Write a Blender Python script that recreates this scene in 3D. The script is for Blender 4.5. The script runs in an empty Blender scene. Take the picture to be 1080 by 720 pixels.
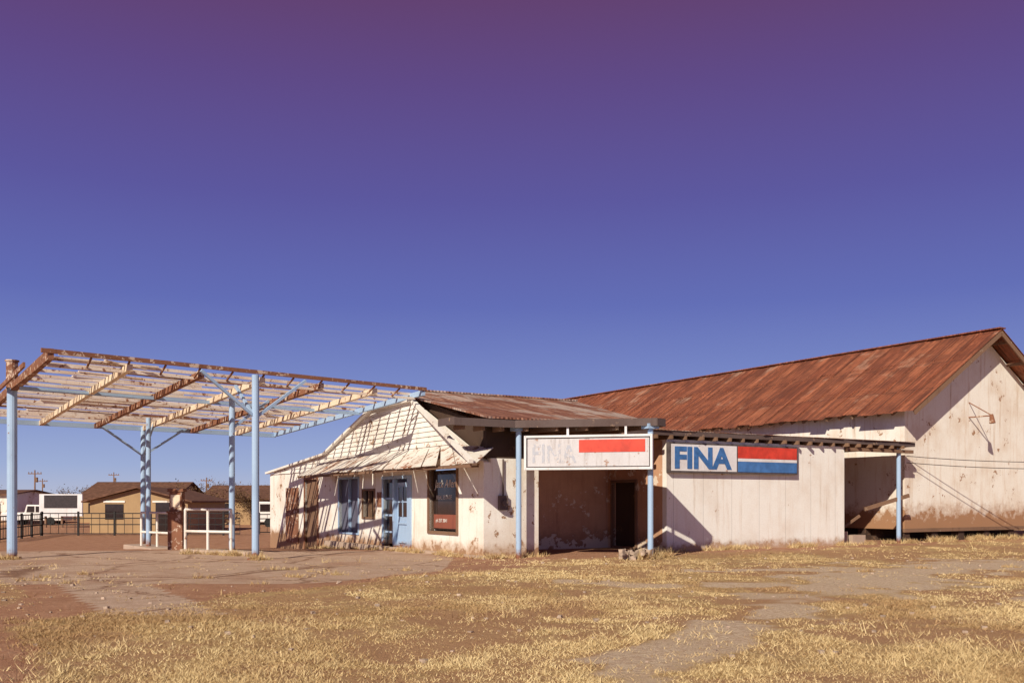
import bpy, math, random
import numpy as np
from mathutils import Vector, Matrix
random.seed(7); rng=np.random.default_rng(7)
S=bpy.context.scene
S.view_settings.view_transform='Standard'; S.view_settings.look='None'; S.view_settings.exposure=0
COL=S.collection
# ---------- frames ----------
U=Vector((.857,.515,0)).normalized(); V=Vector((-U.y,U.x,0)); O=Vector((-.77,25.8,0))
def B(a,b,z): return O+U*a+V*b+Vector((0,0,z))
def sm(e0,e1,x):
    t=np.clip((x-e0)/(e1-e0),0,1); return t*t*(3-2*t)
_lat={}
def vn(x,y,sc,seed=0):
    if seed not in _lat: _lat[seed]=np.random.default_rng(seed+100).random((256,256))
    L=_lat[seed]; x=np.asarray(x)/sc+1000; y=np.asarray(y)/sc+1000
    xi=np.floor(x).astype(int); yi=np.floor(y).astype(int); fx=x-xi; fy=y-yi
    fx=fx*fx*(3-2*fx); fy=fy*fy*(3-2*fy)
    g=lambda i,j:L[(xi+i)%256,(yi+j)%256]
    return (g(0,0)*(1-fx)+g(1,0)*fx)*(1-fy)+(g(0,1)*(1-fx)+g(1,1)*fx)*fy
def fbm(x,y,sc,seed=0):
    return .5*vn(x,y,sc,seed)+.28*vn(x,y,sc/2.1,seed+1)+.22*vn(x,y,sc/4.7,seed+2)
def gz(x,y):
    x=np.asarray(x,float); y=np.asarray(y,float)
    d=-.55*sm(28,44,y)*(1-sm(-5,3,x))
    near=(1-sm(60,120,y))
    return d+(fbm(x,y,5,3)-.5)*.10*near*(1-sm(20,24,y)*.7)+(vn(x,y,.9,9)-.5)*.03*near
# ---------- materials ----------
def newmat(n,rough=.85,spec=.25):
    m=bpy.data.materials.new(n); m.use_nodes=True; nt=m.node_tree; b=nt.nodes['Principled BSDF']
    b.inputs['Roughness'].default_value=rough
    b.inputs['Specular IOR Level'].default_value=spec
    return m,nt,b
def N(nt,t,**k):
    n=nt.nodes.new(t)
    for a,v in k.items(): setattr(n,a,v)
    return n
def mixc(nt,f,a,b,mode='MIX'):
    n=N(nt,'ShaderNodeMix',data_type='RGBA',blend_type=mode)
    for i,s in ((0,f),(6,a),(7,b)):
        if hasattr(s,'links') or hasattr(s,'is_linked'): nt.links.new(s,n.inputs[i])
        elif i==0: n.inputs[0].default_value=s
        else: n.inputs[i].default_value=(*s,1)
    return n.outputs[2]
def noise(nt,vec,scale,detail=5,rough=.6,sc3=None):
    if sc3:
        mp=N(nt,'ShaderNodeMapping'); mp.inputs['Scale'].default_value=sc3; nt.links.new(vec,mp.inputs[0]); vec=mp.outputs[0]
    n=N(nt,'ShaderNodeTexNoise'); n.inputs['Scale'].default_value=scale; n.inputs['Detail'].default_value=detail; n.inputs['Roughness'].default_value=rough
    nt.links.new(vec,n.inputs['Vector']); return n.outputs['Fac']
def ramp(nt,f,lo,hi,a=0.,b=1.):
    n=N(nt,'ShaderNodeMapRange'); n.interpolation_type='SMOOTHSTEP'
    n.inputs[1].default_value=lo; n.inputs[2].default_value=hi; n.inputs[3].default_value=a; n.inputs[4].default_value=b
    nt.links.new(f,n.inputs[0]); return n.outputs[0]
def mth(nt,op,a,b=0.):
    n=N(nt,'ShaderNodeMath',operation=op)
    for i,s in enumerate((a,b)):
        if hasattr(s,'is_linked'): nt.links.new(s,n.inputs[i])
        else: n.inputs[i].default_value=s
    return n.outputs[0]
def bump(nt,b,h,st,dist=.02):
    n=N(nt,'ShaderNodeBump'); n.inputs['Strength'].default_value=st; n.inputs['Distance'].default_value=dist
    nt.links.new(h,n.inputs['Height']); nt.links.new(n.outputs[0],b.inputs['Normal'])
def weather(n,base,stain,peel,peel_lo=.62,streak=.5,dirt=(.3,.16,.09),dirt_top=.7,rough=.85,scale=1.,bs=.4,zoff=0,planks=0):
    m,nt,b=newmat(n,rough)
    tc=N(nt,'ShaderNodeTexCoord'); ob=tc.outputs['Object']; uv=tc.outputs['UV']
    n1=noise(nt,ob,.6*scale,6); n2=noise(nt,uv,1.,6,.7,(4.2*scale,.3*scale,1)); n3=noise(nt,ob,2.6*scale,9,.72); n4=noise(nt,ob,22*scale,4)
    c=mixc(nt,ramp(nt,n1,.42,.70,0,.6),base,stain)
    c=mixc(nt,ramp(nt,n2,.50,.68,0,streak),c,stain)
    c=mixc(nt,ramp(nt,n2,.60,.72,0,streak*.7),c,tuple(x*.55 for x in stain))
    c=mixc(nt,ramp(nt,n4,.35,.8,0,.15),c,tuple(x*.6 for x in stain))
    pk=ramp(nt,mth(nt,'ADD',n3,mth(nt,'MULTIPLY',mth(nt,'SUBTRACT',n1,.5),.35)),peel_lo,peel_lo+.025)
    c=mixc(nt,pk,c,peel)
    if dirt_top>0:
        sx=N(nt,'ShaderNodeSeparateXYZ'); nt.links.new(ob,sx.inputs[0])
        zz=mth(nt,'SUBTRACT',sx.outputs[2],mth(nt,'MULTIPLY',n3,dirt_top*1.8))
        d=ramp(nt,zz,-.75*dirt_top+zoff,.1*dirt_top+zoff,.9,0)
        c=mixc(nt,d,c,dirt)
        d2=ramp(nt,mth(nt,'SUBTRACT',sx.outputs[2],mth(nt,'MULTIPLY',n3,3.4*dirt_top)),-1.45*dirt_top+zoff,-1.35*dirt_top+zoff,.85,0)
        c=mixc(nt,d2,c,peel)
    if planks:
        sp=N(nt,'ShaderNodeSeparateXYZ'); nt.links.new(uv,sp.inputs[0])
        fr=mth(nt,'FRACT',mth(nt,'DIVIDE',sp.outputs[0],planks))
        ln=ramp(nt,mth(nt,'ABSOLUTE',mth(nt,'SUBTRACT',fr,.5)),.0,.012,.55,0)
        c=mixc(nt,ln,c,tuple(x*.35 for x in stain))
    nt.links.new(c,b.inputs['Base Color'])
    h=mth(nt,'ADD',mth(nt,'MULTIPLY',n3,.6),mth(nt,'MULTIPLY',n4,.4)); bump(nt,b,h,bs,.02)
    return m
def rustroof(n,c1,c2,c3,c4,sheet=.8,row=2.3,corr=.13,pale=.6,pm=.75):
    m,nt,b=newmat(n,.75,.3)
    tc=N(nt,'ShaderNodeTexCoord'); uv=tc.outputs['UV']
    br=N(nt,'ShaderNodeTexBrick'); nt.links.new(uv,br.inputs['Vector']); br.offset=.35
    br.inputs['Scale'].default_value=1; br.inputs['Brick Width'].default_value=sheet; br.inputs['Row Height'].default_value=row
    br.inputs['Mortar Size'].default_value=.028; br.inputs['Mortar Smooth'].default_value=.4
    br.inputs['Color1'].default_value=(*c1,1); br.inputs['Color2'].default_value=(*c2,1); br.inputs['Mortar'].default_value=(.06,.024,.018,1)
    n1=noise(nt,uv,.45,8,.7); n2=noise(nt,uv,1.,8,.75,(4,.35,1)); n3=noise(nt,uv,9,5); n5=noise(nt,uv,1.1,9,.75)
    br2=N(nt,'ShaderNodeTexBrick'); nt.links.new(uv,br2.inputs['Vector']); br2.offset=.5
    br2.inputs['Scale'].default_value=1; br2.inputs['Brick Width'].default_value=sheet; br2.inputs['Row Height'].default_value=row; br2.inputs['Bias'].default_value=-.1
    br2.inputs['Color1'].default_value=(0,0,0,1); br2.inputs['Color2'].default_value=(1,1,1,1); br2.inputs['Mortar Size'].default_value=0
    pf=mth(nt,'ADD',n1,mth(nt,'MULTIPLY',mth(nt,'SUBTRACT',br2.outputs[0],.5),.16))
    c=mixc(nt,ramp(nt,n5,.43,.58,0,.6),br.outputs[0],c4)
    c=mixc(nt,ramp(nt,pf,pale,pale+.1,0,pm),c,c3)
    c=mixc(nt,ramp(nt,n2,.50,.60,0,.75),c,c4)
    c=mixc(nt,ramp(nt,n2,.38,.46,.65,0),c,tuple(min(1,x*1.5) for x in c2))
    c=mixc(nt,ramp(nt,n3,.45,.75,0,.35),c,tuple(x*.5 for x in c1))
    nt.links.new(c,b.inputs['Base Color'])
    sp=N(nt,'ShaderNodeSeparateXYZ'); nt.links.new(uv,sp.inputs[0])
    w=mth(nt,'SINE',mth(nt,'MULTIPLY',sp.outputs[0],2*math.pi/corr))
    h=mth(nt,'ADD',mth(nt,'MULTIPLY',w,.5),mth(nt,'MULTIPLY',n3,.3)); bump(nt,b,h,.6,.03)
    return m
def simple(n,c,rough=.6,spec=.3,var=.25,sc=6,metal=0):
    m,nt,b=newmat(n,rough,spec); b.inputs['Metallic'].default_value=metal
    tc=N(nt,'ShaderNodeTexCoord'); f=noise(nt,tc.outputs['Object'],sc,5)
    nt.links.new(mixc(nt,ramp(nt,f,.3,.7,0,1),tuple(x*(1+var) for x in c),tuple(x*(1-var) for x in c)),b.inputs['Base Color']); return m
M={}
M['wall']=weather('white_stucco',(.88,.85,.79),(.66,.53,.42),(.33,.19,.11),.60,.6,(.46,.29,.18),.5)
M['fwall']=weather('white_block_wall',(.88,.86,.82),(.72,.62,.53),(.45,.29,.19),.66,.5,(.46,.29,.19),.36,planks=1.22)
M['barn']=weather('barn_plaster',(.88,.84,.77),(.68,.53,.40),(.36,.19,.10),.625,.7,(.42,.24,.14),.85,zoff=.75)
M['clap']=weather('clapboard_paint',(.87,.84,.79),(.62,.53,.45),(.33,.22,.15),.60,.3,dirt_top=0)
M['tan']=weather('tan_inner_wall',(.64,.37,.23),(.45,.23,.14),(.75,.62,.5),.60,.6,dirt_top=.8)
M['darkwood_shade']=weather('dark_wood_and_shade',(.075,.045,.032),(.04,.025,.02),(.14,.08,.05),.62,.4,dirt_top=0)  # real dark wood, and painted shade on the house's upper parts
M['wood']=weather('weathered_wood',(.24,.14,.09),(.14,.08,.05),(.4,.3,.22),.62,.4,dirt_top=0)
M['blue']=weather('pale_blue_paint',(.38,.52,.72),(.30,.42,.60),(.24,.09,.045),.65,.3,(.25,.12,.07),.3,rough=.55,scale=1.6,bs=.15)
M['bluedk']=weather('blue_grey_pane_reflection',(.13,.13,.18),(.08,.07,.10),(.2,.1,.06),.66,.3,dirt_top=0,rough=.5)  # window pane with its grey-blue reflection put into the base colour
M['rust']=weather('rusted_steel',(.27,.12,.07),(.14,.06,.035),(.60,.46,.36),.56,.5,dirt_top=0,scale=2)
M['rustw']=weather('rusty_white_slat',(.84,.75,.66),(.60,.43,.32),(.30,.13,.07),.58,.5,dirt_top=0,scale=2)
M['cream']=weather('cream_beam',(.80,.68,.52),(.56,.38,.25),(.26,.09,.045),.60,.5,dirt_top=0,scale=2)
M['aw']=weather('awning_sheet',(.80,.76,.70),(.55,.42,.33),(.30,.12,.06),.55,.7,dirt_top=0,scale=1.3,planks=.75)
M['roofb']=rustroof('rusty_barn_roof',(.24,.072,.038),(.36,.125,.065),(.46,.29,.21),(.12,.04,.026),.8,2.3,.16,.56,.65)
M['roofh']=rustroof('rusty_house_roof',(.28,.12,.08),(.40,.21,.14),(.54,.46,.41),(.19,.07,.04),.75,2.,.13,.44)
M['roofd']=weather('roof_felt',(.14,.09,.075),(.09,.055,.045),(.25,.15,.1),.62,.4,dirt_top=0)
M['fascia']=weather('fascia_grey',(.13,.095,.09),(.08,.05,.045),(.30,.2,.14),.62,.4,dirt_top=0)
M['signw']=weather('sign_white',(.78,.77,.80),(.60,.55,.54),(.4,.25,.2),.66,.6,dirt_top=0,rough=.4)
M['signf']=weather('faded_sign_panel',(.60,.59,.62),(.44,.40,.40),(.38,.25,.2),.60,.8,dirt_top=0,rough=.5,scale=1.5)
M['signg']=weather('faded_letter',(.47,.49,.56),(.43,.42,.45),(.6,.57,.58),.50,.4,dirt_top=0,scale=2.5)
M['red']=simple('sign_red',(.62,.055,.03),.45,.4,.2,3)
M['sblue']=simple('sign_blue',(.05,.15,.38),.4,.4,.2)
M['lblue']=simple('sign_stripe_blue',(.06,.17,.42),.4,.4,.2,3)
M['frame']=simple('sign_frame',(.10,.08,.08),.6)
M['glass']=simple('window_glass',(.03,.02,.02),.08,.6,.2)
M['curt']=weather('curtain',(.28,.09,.06),(.15,.05,.035),(.3,.15,.1),.7,.5,dirt_top=0)
M['conc']=weather('concrete',(.50,.38,.30),(.38,.27,.2),(.25,.15,.1),.62,.2,dirt_top=0)
M['black']=simple('black_iron',(.02,.017,.017),.6)
M['fieldstone']=simple('rubble',(.42,.32,.25),.9,.2,.35,8)
M['tanb']=weather('tan_siding',(.42,.28,.15),(.32,.2,.11),(.5,.38,.25),.72,.3,dirt_top=0)
M['shing']=simple('brown_shingle',(.15,.075,.05),.9,.2,.3,3)
M['carw']=simple('white_car_paint',(.75,.72,.7),.3,.5,.05)
M['tyre']=simple('tyre',(.02,.02,.02),.8)
M['whiterail']=weather('white_rail_paint',(.82,.78,.73),(.6,.48,.4),(.26,.1,.05),.62,.3,dirt_top=0,scale=2)
M['poster']=simple('billboard_face',(.04,.03,.035),.5)
M['wire']=simple('wire',(.04,.025,.02),.6)
M['bark']=simple('bark',(.12,.07,.045),.9)
# ---------- mesh builder ----------
GR={}
def group(n):
    e=bpy.data.objects.new(n,None); e.empty_display_size=.3; COL.objects.link(e); GR[e.name]=(e,[]); return e
class P:
    def __init__(s): s.v=[]; s.f=[]
    def add(s,v,f):
        o=len(s.v); s.v+= [tuple(x) for x in v]; s.f+=[[i+o for i in q] for q in f]; return s
    def hexa(s,c): return s.add(c,[(0,3,2,1),(4,5,6,7),(0,1,5,4),(1,2,6,5),(2,3,7,6),(3,0,4,7)])
    def bbox(s,a0,a1,b0,b1,z0,z1):
        return s.hexa([B(a0,b0,z0),B(a1,b0,z0),B(a1,b1,z0),B(a0,b1,z0),B(a0,b0,z1),B(a1,b0,z1),B(a1,b1,z1),B(a0,b1,z1)])
    def wbox(s,x0,x1,y0,y1,z0,z1):
        return s.hexa([Vector(q) for q in((x0,y0,z0),(x1,y0,z0),(x1,y1,z0),(x0,y1,z0),(x0,y0,z1),(x1,y0,z1),(x1,y1,z1),(x0,y1,z1))])
    def beam(s,p,q,w,h,up=Vector((0,0,1))):
        p=Vector(p);q=Vector(q);d=(q-p).normalized()
        if abs(d.dot(up))>.98: up=U
        x=d.cross(up).normalized(); y=x.cross(d).normalized()
        c=[e+x*(sx*w/2)+y*(sy*h/2) for e in(p,q) for sx,sy in((-1,-1),(1,-1),(1,1),(-1,1))]
        return s.hexa(c)
    def cyl(s,p,q,r,n=12,r2=None):
        p=Vector(p);q=Vector(q);r2=r if r2 is None else r2;d=(q-p).normalized(); up=Vector((0,0,1)) if abs(d.z)<.9 else Vector((1,0,0))
        x=d.cross(up).normalized(); y=x.cross(d)
        v=[p+(x*math.cos(t)+y*math.sin(t))*r for t in[2*math.pi*i/n for i in range(n)]]+[q+(x*math.cos(t)+y*math.sin(t))*r2 for t in[2*math.pi*i/n for i in range(n)]]
        return s.add(v,[(i,(i+1)%n,n+(i+1)%n,n+i) for i in range(n)]+[tuple(range(n))[::-1],tuple(range(n,2*n))])
    def prism(s,pts,off):
        n=len(pts); off=Vector(off); pts=[Vector(p) for p in pts]
        return s.add(pts+[p+off for p in pts],[tuple(range(n))[::-1],tuple(range(n,2*n))]+[(i,(i+1)%n,n+(i+1)%n,n+i) for i in range(n)])
    def make(s,name,parent,mat,smooth=False,bevel=0):
        me=bpy.data.meshes.new(name); me.from_pydata(s.v,[],s.f)
        import bmesh
        bm=bmesh.new(); bm.from_mesh(me); bmesh.ops.recalc_face_normals(bm,faces=bm.faces); bm.to_mesh(me); bm.free()
        uvl=me.uv_layers.new(name='UVMap').data
        for p in me.polygons:
            n=p.normal; na=abs(n.dot(U)); nb=abs(n.dot(V)); nz=abs(n.z)
            for li in p.loop_indices:
                c=me.vertices[me.loops[li].vertex_index].co-O; a=c.dot(U); b=c.dot(V); z=c.z
                if nz>.5: uv=(b,a/nz) if na>nb else (a,b/nz)
                elif na>nb: uv=(b,z)
                else: uv=(a,z)
                uvl[li].uv=uv
        me.materials.append(M[mat] if isinstance(mat,str) else mat)
        ob=bpy.data.objects.new(name,me); COL.objects.link(ob)
        if bevel:
            md=ob.modifiers.new('bevel','BEVEL'); md.width=bevel; md.segments=2; md.limit_method='ANGLE'
        if parent is not None: GR[parent.name][1].append(ob)
        return ob
def text(name,body,parent,mat,size,origin,xdir,zdir,ext=.006,off=0.,sx=1.,shear=0):
    c=bpy.data.curves.new(name,'FONT'); c.body=body; c.size=size; c.extrude=ext; c.offset=off; c.shear=shear
    c.materials.append(M[mat]); ob=bpy.data.objects.new(name,c); COL.objects.link(ob)
    x=Vector(xdir).normalized(); y=Vector(zdir).normalized(); z=x.cross(y)
    m=Matrix((x*sx,y,z)).transposed().to_4x4(); m.translation=Vector(origin); ob.matrix_world=m
    GR[parent.name][1].append(ob); return ob
# ---------- ground ----------
def pl(x,y,pts,ws):
    d=np.full(np.shape(x),9e9)
    for i in range(len(pts)-1):
        ax,ay=pts[i];bx,by=pts[i+1]; L=(bx-ax)**2+(by-ay)**2
        t=np.clip(((x-ax)*(bx-ax)+(y-ay)*(by-ay))/L,0,1)
        w=ws[i]*(1-t)+ws[i+1]*t
        d=np.minimum(d,np.hypot(x-ax-t*(bx-ax),y-ay-t*(by-ay))/w)
    return d
def masks(x,y):
    x=np.asarray(x,float); y=np.asarray(y,float)
    nz=(fbm(x,y,2.5,20)-.5); nf=(fbm(x,y,.8,30)-.5)
    line=y-(13.0+(x+5.7)*8.7/5.25)
    ap=sm(-.6,.6,line+nz*3+nf*1.2)*(1-sm(-.3,.9,x-.2-(y-22)*.10+nz*2))
    tuft=np.exp(-(((x+9.7+(y-17)*.62)/1.1)**2+((y-16.5)/3.2)**2))
    ap=ap*(1-sm(.35,.6,tuft+nf*.4))
    far=sm(27.5,30,y)*(1-sm(-2,0,x)); ap=np.maximum(ap,far*sm(.25,.5,.6+nz)*(1-sm(46,52,y)*.6))
    road=sm(-.5,.4,-(x+3.9+(y-8)*.72)+nz*1.2)*(1-sm(13.,14.5,y))
    red=np.maximum(ap,road)
    w=pl(x,y,[(11.5,23.3),(8.5,21),(6.2,17.4),(3.4,13.),(1.9,10.3),(1.0,8.)],[2.0,1.9,1.3,.95,.8,.45])
    w2=pl(x,y,[(4.0,20.9),(6.8,21.2)],[.5,.6])
    w3=pl(x,y,[(1.2,18.3),(2.6,17.2)],[.5,.6])
    w4=pl(x,y,[(12.5,20.5),(8.5,15),(6,10.5)],[.5,.45,.3])
    brk=.72+.28*sm(.35,.6,fbm(x,y,1.2,53))
    pale=np.maximum.reduce([(1-sm(.35,1.3,w+nz*2.4+nf*2.8))*brk,1-sm(.5,1.1,w2+nf*1.5),(1-sm(.5,1.1,w3+nf*1.5))*.7,(1-sm(.3,1.2,w4+nf*2.5+nz*1.5))*.7])
    ra=(x-O.x)*U.x+(y-O.y)*U.y; rb=(x-O.x)*V.x+(y-O.y)*V.y
    strip=(1-sm(.5,1.8,-rb+nz*2.5))*sm(-.3,.3,19-ra)*(rb<.2)*sm(-2,-1,ra)
    under=((rb>-.3)&(ra>-1)&(ra<32)).astype(float)
    red=np.maximum(red,np.maximum(strip*.8,under))
    thin=np.maximum(sm(.48,.62,fbm(x,y,2.6,44))*.85,sm(.50,.60,fbm(x,y,.9,48))*.65)
    slab=((x>-10.9+(21.5-y)*.62)&(x<-9.1+(21.5-y)*.60)&(y>12.8)&(y<24)).astype(float)
    slab2=((y>17.5)&(y<30)&(x<-1.5)&(x>-16)&(line>1.2)).astype(float)*.62
    slab=slab*(1-sm(.35,.6,tuft+nf*.4))
    return red,pale,np.maximum(slab,slab2),thin
def axis(lo,hi,st,outs_lo,outs_hi):
    return np.array(sorted(outs_lo+list(np.arange(lo,hi,st))+outs_hi))
gx=axis(-26,30,.2,[-1500,-700,-350,-180,-110,-75,-55,-42,-33,-29],[32,38,46,60,80,120,200,400,800,1500])
gy=axis(2,40,.18,[-60,-20,-8,-2,0],[41,42.5,44,46,48,50,53,57,62,70,80,95,120,160,220,320,500,900,1800])
X,Y=np.meshgrid(gx,gy); Z=gz(X,Y)
nx,ny=len(gx),len(gy)
vs=np.stack([X,Y,Z],-1).reshape(-1,3)
idx=np.arange(nx*ny).reshape(ny,nx)
fs=np.stack([idx[:-1,:-1],idx[:-1,1:],idx[1:,1:],idx[1:,:-1]],-1).reshape(-1,4)
me=bpy.data.meshes.new('ground'); me.vertices.add(len(vs)); me.vertices.foreach_set('co',vs.ravel())
me.loops.add(fs.size); me.loops.foreach_set('vertex_index',fs.ravel()); me.polygons.add(len(fs)); me.polygons.foreach_set('loop_start',np.arange(0,fs.size,4)); me.update(); me.validate()
r,p_,s_,t_=masks(X,Y)
ca=me.color_attributes.new('mask','FLOAT_COLOR','POINT'); ca.data.foreach_set('color',np.stack([r,p_,s_,t_],-1).reshape(-1))
me.shade_smooth()
gm,nt,b=newmat('ground_mat',.95,.1)
at=N(nt,'ShaderNodeAttribute'); at.attribute_name='mask'; sp=N(nt,'ShaderNodeSeparateColor'); nt.links.new(at.outputs['Color'],sp.inputs[0])
ob=N(nt,'ShaderNodeTexCoord').outputs['Object']
a1=noise(nt,ob,.35,8,.65); a2=noise(nt,ob,2.2,8,.7); a3=noise(nt,ob,14,6,.7); a4=noise(nt,ob,70,3)
c=mixc(nt,ramp(nt,a2,.35,.65),(.60,.42,.20),(.46,.28,.14))
c=mixc(nt,ramp(nt,a1,.45,.65,0,.6),c,(.66,.48,.25))
c=mixc(nt,ramp(nt,a3,.45,.7,0,.5),c,(.30,.16,.08))
c=mixc(nt,ramp(nt,mth(nt,'ADD',at.outputs['Alpha'],mth(nt,'SUBTRACT',a3,.5)),.3,.8,0,.7),c,(.47,.26,.15))
cr=mixc(nt,ramp(nt,a2,.3,.7),(.54,.30,.19),(.40,.195,.115)); cr=mixc(nt,ramp(nt,a3,.5,.7,0,.5),cr,(.63,.43,.30))
c=mixc(nt,ramp(nt,mth(nt,'ADD',sp.outputs[0],mth(nt,'MULTIPLY',mth(nt,'SUBTRACT',a3,.5),.7)),.3,.65),c,cr)
cs=mixc(nt,ramp(nt,a2,.35,.7),(.70,.53,.41),(.56,.38,.28))
cs=mixc(nt,ramp(nt,a1,.50,.62,0,.5),cs,(.42,.23,.15))
vor=N(nt,'ShaderNodeTexVoronoi',feature='DISTANCE_TO_EDGE'); vor.inputs['Scale'].default_value=.3; 
wv=N(nt,'ShaderNodeVectorMath',operation='ADD'); nt.links.new(ob,wv.inputs[0]); cmb=N(nt,'ShaderNodeCombineXYZ'); nt.links.new(a2,cmb.inputs[0]); nt.links.new(a2,cmb.inputs[1]); nt.links.new(cmb.outputs[0],wv.inputs[1]); nt.links.new(wv.outputs[0],vor.inputs['Vector'])
cs=mixc(nt,ramp(nt,vor.outputs['Distance'],.006,.02,.8,0),cs,(.2,.1,.06))
c=mixc(nt,ramp(nt,mth(nt,'ADD',sp.outputs[2],mth(nt,'MULTIPLY',mth(nt,'SUBTRACT',a2,.5),.9)),.4,.6,0,.9),c,cs)
cp=mixc(nt,ramp(nt,a3,.35,.65),(.80,.66,.50),(.58,.41,.29)) 
c=mixc(nt,ramp(nt,mth(nt,'ADD',sp.outputs[1],mth(nt,'MULTIPLY',mth(nt,'SUBTRACT',a3,.5),1.3)),.32,.75,0,.9),c,cp)
c=mixc(nt,ramp(nt,a4,.35,.7,0,.35),c,(.2,.11,.06))
nt.links.new(c,b.inputs['Base Color'])
bump(nt,b,mth(nt,'ADD',a3,mth(nt,'MULTIPLY',a4,.5)),.8,.05)
me.materials.append(gm); g=bpy.data.objects.new('ground',me); COL.objects.link(g)
# ---------- grass ----------
def blades(name,x,y,hh,tint,green,bl,sig,R,leanf=1.5,wm=1.):
    n=len(x)
    bx=np.repeat(x,bl)+R.normal(0,sig,n*bl); by=np.repeat(y,bl)+R.normal(0,sig,n*bl)
    h=np.repeat(hh,bl)*(.3+.9*R.random(n*bl)); an=R.random(n*bl)*2*np.pi; lean=np.repeat(hh,bl)*(.2+leanf*R.random(n*bl))+.008
    w=(.0024+.00036*by)*(.6+.8*R.random(n*bl))*wm; wa=R.random(n*bl)*np.pi
    z=gz(bx,by)-.005
    v=np.zeros((n*bl,3,3))
    v[:,0]=np.stack([bx-np.cos(wa)*w,by-np.sin(wa)*w,z],-1); v[:,1]=np.stack([bx+np.cos(wa)*w,by+np.sin(wa)*w,z],-1)
    v[:,2]=np.stack([bx+np.cos(an)*lean,by+np.sin(an)*lean,z+h+.008],-1)
    k=n*bl*3; me=bpy.data.meshes.new(name); me.vertices.add(k); me.vertices.foreach_set('co',v.ravel())
    me.loops.add(k); me.loops.foreach_set('vertex_index',np.arange(k)); me.polygons.add(n*bl); me.polygons.foreach_set('loop_start',np.arange(0,k,3)); me.update()
    tt=np.clip(np.repeat(tint,bl)*.7+R.random(n*bl)*.5,0,1)[:,None]; gg=np.repeat(green,bl)[:,None]
    c0=np.array([.44,.26,.11]);c1=np.array([.90,.73,.41]);c2=np.array([.36,.19,.085])
    col=(c0*(1-tt)+c1*tt); col=col*(1-.6*gg)+c2*.6*gg
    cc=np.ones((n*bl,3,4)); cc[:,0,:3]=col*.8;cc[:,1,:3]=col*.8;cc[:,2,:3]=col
    ca=me.color_attributes.new('Col','FLOAT_COLOR','POINT'); ca.data.foreach_set('color',cc.ravel())
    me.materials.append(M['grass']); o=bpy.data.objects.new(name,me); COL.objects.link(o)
def grass(name,nt_,ymin,ymax,bl,hmul,seed):
    R=np.random.default_rng(seed)
    y=ymin*(ymax/ymin)**R.random(nt_)
    x=(R.random(nt_)*2-1)*(.62*y+1.5)
    if ymax>30: x=np.where(x<2,np.abs(x)+2,x)
    rd,pa,sb,th=masks(x,y)
    dens=(1-rd*.97)*(1-sm(.1,.6,pa)*.93)*(1-th*.95)*(.3+.7*sm(.35,.6,fbm(x,y,1.3,60)))
    dens=np.maximum(dens,.012)*np.where((rd>.5)&(pa<.2)&(fbm(x,y,1.1,71)>.64),6,1)
    rb=(x-O.x)*V.x+(y-O.y)*V.y; ra=(x-O.x)*U.x+(y-O.y)*U.y
    ok=(R.random(nt_)<dens)&~((rb>-.1)&(ra>-.2)&(ra<30))
    x=x[ok];y=y[ok];n=len(x)
    hh=(.012+.060*fbm(x,y,1.6,80)**1.9)*(.5+.8*R.random(n))*hmul*(1+.25*(1-sm(9,14,y)))
    hh*=1+1.8*(R.random(n)<.03)
    tint=fbm(x,y,1.9,90)*.8+R.random(n)*.25; green=sm(.50,.66,fbm(x,y,2.7,95))
    blades(name,x,y,hh,tint,green,bl,.06,R)
m,nt,b=newmat('grass',.7,.15); at=N(nt,'ShaderNodeAttribute'); at.attribute_name='Col'; nt.links.new(at.outputs['Color'],b.inputs['Base Color']); M['grass']=m
grass('dry_grass',88000,6.5,26,8,1.,1)
grass('dry_grass_far',12000,26,70,6,1.6,2)
R=np.random.default_rng(11); wx=[];wy=[];wh=[]
def weedline(fn,n,hm):
    for _ in range(n):
        cx,cy=fn(R.random()); k=R.integers(3,14)
        for _ in range(k): wx.append(cx+R.normal(0,.12)); wy.append(cy+R.normal(0,.06)); wh.append(hm*(.4+.9*R.random()))
def bl_(a,b): p=B(a,b,0); return p.x,p.y
weedline(lambda t:bl_(-.4,-.5+13*t),26,.14)
weedline(lambda t:bl_(0+1.7*t,-.3),8,.14)
weedline(lambda t:bl_(6.6+8*t,-.22),26,.16)
weedline(lambda t:bl_(18.6+10*t,.1),34,.20)
weedline(lambda t:bl_(14.6+4*t,-.2),10,.16)
weedline(lambda t:bl_(3.1+.9*t,-3.0+.3*t),9,.26)
weedline(lambda t:(-6.75+.3*(t-.5),24.8),5,.14); weedline(lambda t:(-13.55+.4*(t-.5),25.4),5,.14)
weedline(lambda t:(-9.8+2.6*t,28.-1.6*t),14,.15)
weedline(lambda t:(-12+24*t,19+4*(R.random()-.5)+t*1.5),30,.09)
wx=np.array(wx);wy=np.array(wy);wh=np.array(wh)
blades('dry_weeds',wx,wy,wh,R.random(len(wx))*.7,(R.random(len(wx))<.3).astype(float),12,.04,R,.7,.9)
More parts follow.
